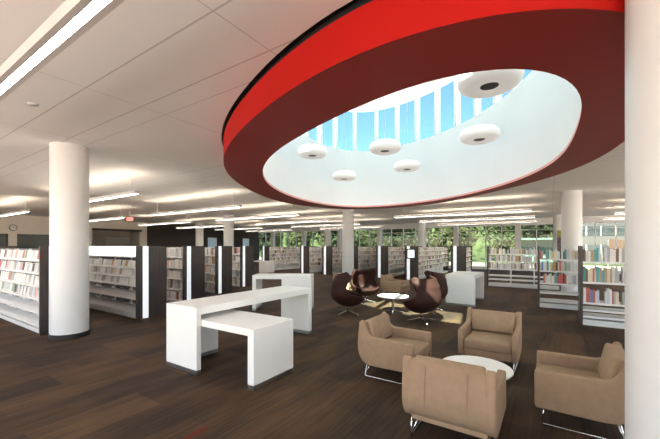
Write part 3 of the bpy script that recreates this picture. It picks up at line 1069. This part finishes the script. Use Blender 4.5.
# R series : run towards -Y, faces towards -X, open backs
BR = ['red', 'blue', 'white', 'yellow', 'orange', 'teal', 'green', 'white', 'cream', 'red', 'grey', 'black']
def pal_r2(u, r): return r.choice(BR) if u < .66 else r.choice(['grey', 'silver', 'white', 'cream'])
def pal_r1(u, r): return r.choice(['grey', 'silver', 'white', 'cream', 'white', 'silver', 'white', 'tan', 'grey', 'silver', 'brown', 'grey', 'cream'])
def pal_r3(u, r): return r.choice(['white', 'grey', 'teal', 'blue', 'brown', 'cream', 'red', 'white', 'silver', 'tan', 'silver', 'white'] if u < .35 else ['silver', 'grey', 'white', 'grey', 'brown', 'cream'])
bookcase('wide open bookcase with muted books beside the white counter', 15.6, 2.25, -PI / 2, 2.6, .46, (.12, .30, .47, .75, 1.06, 1.36), end='left', strip=False, back=False, posts=True)
fill_books(15.6, 2.25, -PI / 2, .46, ((1.36, .18, .25, 'top'), (1.06, .20, .25, 'second'), (.75, .20, .26, 'third')), .06, 1.95, pal_r1, (.035, .062), 'bookcase beside white counter', seed=11, avoid=[.05 + 2.5 * i / 3 for i in (1, 2)], group='muted books beside the counter')
bookcase('narrow open bookcase with coloured books, see-through lower shelves', 10.95, .29, -PI / 2, .98, .46, (.12, .20, .42, .68, 1.02, 1.34), end='left', strip=False, back=False, posts=True)
fill_books(10.95, .29, -PI / 2, .46, ((1.34, .20, .27, 'top'), (1.02, .21, .28, 'second'), (.68, .20, .28, 'third')), .06, .92, pal_r2, (.026, .046), 'narrow bookcase', seed=12, group='coloured books in the narrow bookcase')
bookcase('open bookcase with tall books closest to the big near column', 9.0, -.54, -PI / 2, 1.9, .46, (.12, .20, .34, .49, .93, 1.365), end='left', strip=False, back=False, posts=True)
fill_books(9.0, -.54, -PI / 2, .46, ((1.365, .22, .32, 'top'), (.93, .24, .34, 'second'), (.49, .24, .32, 'third')), .06, 1.5, pal_r3, (.026, .05), 'bookcase closest near column', seed=13, avoid=[.05 + 1.8 / 2], group='tall books closest to the near column')

# far rows of books, too many and too small to tell apart
def far_books():
    names = ['cream', 'white', 'tan', 'brown', 'red', 'grey', 'silver', 'black', 'orange', 'pink']
    m_ = MB()
    r = random.Random(21)
    for x, y, ang, L, zs, h0, h1 in STUFF:
        T0 = frame_matrix(x, y, ang)
        for z in zs:
            xx = .06
            while xx < L - .1:
                if r.random() < .08:
                    xx += r.uniform(.05, .2); continue
                w = r.uniform(.03, .07)
                if xx + w > L - .055: break
                m_.box(xx, .03, z + .001, xx + w, .2, z + r.uniform(h0, h1), r.choice([0, 0, 0, 0, 1, 1, 1, 1, 1, 1, 2, 3, 5, 6, 6, 6, 9]), T=T0)
                xx += w + .002
    o = m_.build('rows_of_books', [PAL[n] for n in names])
    tag(o, 'long rows of pale and brown books filling the far bookcases', 'books', kind='stuff')
far_books()

# banner stand by the windows
t = thing('banner_stand', 'narrow standing banner, yellow above dark print, by the windows behind the pale column', 'banner', (23.3, -.62, 0), math.radians(-90))
m_ = MB(); m_.box(-.30, -.1, 0, .30, .1, .08); m_.build('base', M['black'], t)
m_ = MB(); m_.box(-.28, -.01, .08, .28, .01, 2.2); m_.build('print', M['poster_d'], t)
m_ = MB(); m_.box(-.28, -.012, 2.2, .28, .012, 2.6); m_.build('heading_field', M['poster_y'], t)

# ------------------------------------------------------------------ outdoors
mb = MB(); mb.box(X1 + .25, -60, -.3, 110, 90, -.06)
struct(mb.build('ground', M['grass']), 'green lawn outside the windows', 'ground')
mb = MB(); mb.box(X1 + .3, -30, -.3, 38, 60, -.03)
struct(mb.build('path', M['paving']), 'pale paving outside the windows', 'path')
mb = MB(); mb.box(-70, -70, -.3, X0 - .02, 90, -.06); mb.box(X0 - .02, -70, -.3, X1 + .25, Y0 - .02, -.06)
struct(mb.build('ground_plaza_bounce', M['plaza']), 'unseen pale plaza added around the open sides to bounce light inside', 'ground')
# wooded hillside
bm = bmesh.new()
r = random.Random(5)
gx, gy = 14, 60
V_ = [[None] * (gy + 1) for _ in range(gx + 1)]
for i in range(gx + 1):
    for j in range(gy + 1):
        x = 72 + 45 * i / gx
        y = -55 + 150 * j / gy
        h = 8.5 * math.sin(min(1, i / gx * 1.6) * PI / 2) + .9 * math.sin(y * .31) + .7 * math.sin(y * .13 + 1)
        V_[i][j] = bm.verts.new((x, y, -.2 + h * (0 if i == 0 else 1) + r.uniform(-.6, .6) * (i > 0)))
for i in range(gx):
    for j in range(gy):
        bm.faces.new((V_[i][j], V_[i + 1][j], V_[i + 1][j + 1], V_[i][j + 1]))
me = bpy.data.meshes.new('hillside'); bm.to_mesh(me); bm.free()
me.materials.append(M['hill'])
o = bpy.data.objects.new('hillside', me); col.objects.link(o)
struct(o, 'green wooded hillside far outside the windows', 'hillside')

def tree_crown(seed, H, R):
    r = random.Random(seed)
    bm = bmesh.new()
    clumps = [(Vector((r.uniform(-.6, .6) * R, r.uniform(-.6, .6) * R, H * r.uniform(.22, .88))), R * r.uniform(.35, .6)) for _ in range(16)]
    clumps.append((Vector((0, 0, H * .55)), R * .75))
    for c, cr in clumps:
        for _ in range(130):
            d = Vector((r.gauss(0, 1), r.gauss(0, 1), r.gauss(0, 1))).normalized()
            p = c + d * cr * r.uniform(.65, 1.0)
            if p.z < .5: continue
            s = r.uniform(.16, .34)
            n = (d + Vector((r.uniform(-.7, .7), r.uniform(-.7, .7), r.uniform(-.2, .9)))).normalized()
            a = n.orthogonal().normalized(); b = n.cross(a)
            k = r.uniform(0, PI)
            a, b = a * math.cos(k) + b * math.sin(k), b * math.cos(k) - a * math.sin(k)
            bm.faces.new([bm.verts.new(p + a * s), bm.verts.new(p + b * s * .55), bm.verts.new(p - a * s), bm.verts.new(p - b * s * .55)])
    me = bpy.data.meshes.new('crown')
    bm.to_mesh(me); bm.free()
    return me
crowns = [tree_crown(40 + i, 8., 2.9) for i in range(3)]
for i, me in enumerate(crowns): me.materials.append(M['leaf%d' % i])
kinds = ['mid green leafy tree outside the windows', 'dark green leafy tree outside the windows', 'yellow-green leafy tree outside the windows']
def tree(x, y, k, s, rz):
    t = thing('tree', kinds[k], 'tree', (x, y, -.06), rz, 'trees outside: ' + kinds[k])
    t.scale = (s, s, s)
    m_ = MB(); m_.tube([(0, 0, 0), (.05, .03, 2), (0, 0, 4.6)], [.17, .13, .06], 8); m_.build('trunk', M['bark'], t, smooth=True)
    o = bpy.data.objects.new('crown', crowns[k]); col.objects.link(o); o.parent = t
rt = random.Random(9)
for j in range(15):
    y = .5 + j * 4.3 + rt.uniform(-.2, .2)
    tree(39.5 + (j % 2) * 5.6 + .12 * max(0, y), y, (1, 0, 2, 0, 1, 2)[j % 6], rt.uniform(.85, .98), rt.uniform(0, 6))
for j in range(8):
    y = 4 + j * 9.4 + rt.uniform(-.2, .2)
    tree(58 + .1 * y, y, (0, 2, 1)[j % 3], rt.uniform(1.2, 1.3), rt.uniform(0, 6))

# neighbouring office block
t = thing('office_building', 'pale office block with banded windows seen through the glass past the column', 'building', (47, -6.5, -.06), math.radians(12))
m_ = MB(); m_.box(0, -9, 0, 8, 4, 8.5); m_.build('wall', M['office_wall'], t)
for z in (.9, 2.9, 4.9, 6.9):
    m_ = MB(); m_.box(-.05, -8.6, z, .02, 3.6, z + 1.0); f_ = m_.build('window_band', M['office_glass'], t)
    m_ = MB()
    for k in range(10):
        m_.box(-.08, -8.5 + k * 1.3, z, -.03, -8.42 + k * 1.3, z + 1.0)
    m_.build('glazing_bar', M['frame_white'], f_)
m_ = MB(); m_.box(-.3, -9.1, 8.5, 8.2, 4.1, 8.8); m_.build('roof_edge', M['office_wall'], t)
t = thing('timber_sculpture', 'tilted brown timber screen outside the window beside the office block', 'sculpture', (36.5, -4.8, -.06))
m_ = MB()
for k in range(7):
    m_.box(-.06, -1.1, .9 + k * .2, .06, .9, 1.07 + k * .2, T=Matrix.Rotation(math.radians(8), 4, 'X'))
m_.build('slat_screen', M['timber'], t)
for y in (-.9, .7):
    m_ = MB(); m_.box(-.05, y - .05, 0, .05, y + .05, 2.3); m_.build('post', M['metal'], t)
# glass shelter
t = thing('bus_shelter', 'pale green glass shelter standing on the lawn outside', 'shelter', (33.6, .9, -.06))
m_ = MB(); m_.box(-.6, -1.4, 2.3, .9, 1.4, 2.42); m_.build('canopy', M['teal_glass'], t)
m_ = MB(); m_.box(.55, -1.35, .3, .6, 1.35, 2.25); m_.build('glass_panel', M['teal_glass'], t)
for y in (-1.35, 1.35):
    m_ = MB(); m_.box(.5, y - .04, 0, .64, y + .04, 2.3); m_.build('post', M['metal'], t)

# ------------------------------------------------------------------ light
sd = bpy.data.lights.new('sun', 'SUN')
sd.energy = 26.0
sd.angle = math.radians(.6)
sd.color = (1, .84, .68)
so = bpy.data.objects.new('sun', sd); col.objects.link(so)
S = Vector((-5.30, -.90, 6)).normalized()
so.rotation_euler = S.to_track_quat('Z', 'Y').to_euler()
w = bpy.data.worlds.new('world'); scene.world = w
w.use_nodes = True
nt = w.node_tree
bg = nt.nodes['Background']
sk = nt.nodes.new('ShaderNodeTexSky')
sk.sky_type = 'NISHITA'
sk.sun_disc = False
sk.sun_elevation = math.asin(S.z)
sk.sun_rotation = math.atan2(S.x, S.y)
sk.air_density = 1.0
sk.dust_density = .6
sk.ozone_density = 1.5
nt.links.new(sk.outputs['Color'], bg.inputs['Color'])
bg.inputs['Strength'].default_value = .17

# ------------------------------------------------------------------ camera
cd = bpy.data.cameras.new('camera')
cd.sensor_width = 36
cd.lens = 334 / 660 * 36
cd.shift_y = 26.5 / 660
cd.clip_start = .05
cd.clip_end = 500
co = bpy.data.objects.new('camera', cd); col.objects.link(co)
co.location = (0, 0, 1.7)
co.rotation_euler = (PI / 2, 0, math.atan(220 / 334) - PI / 2)
scene.camera = co
vs = scene.view_settings
vs.view_transform = 'Standard'; vs.look = 'None'; vs.gamma = 1; vs.exposure = 1.4; vs.use_curve_mapping = False
scene.cycles.max_bounces = 10
scene.cycles.diffuse_bounces = 6
scene.cycles.transparent_max_bounces = 16
scene.cycles.sample_clamp_indirect = 6
scene.cycles.use_denoising = True
scene.cycles.caustics_reflective = False
scene.cycles.caustics_refractive = False
bpy.context.view_layer.update()
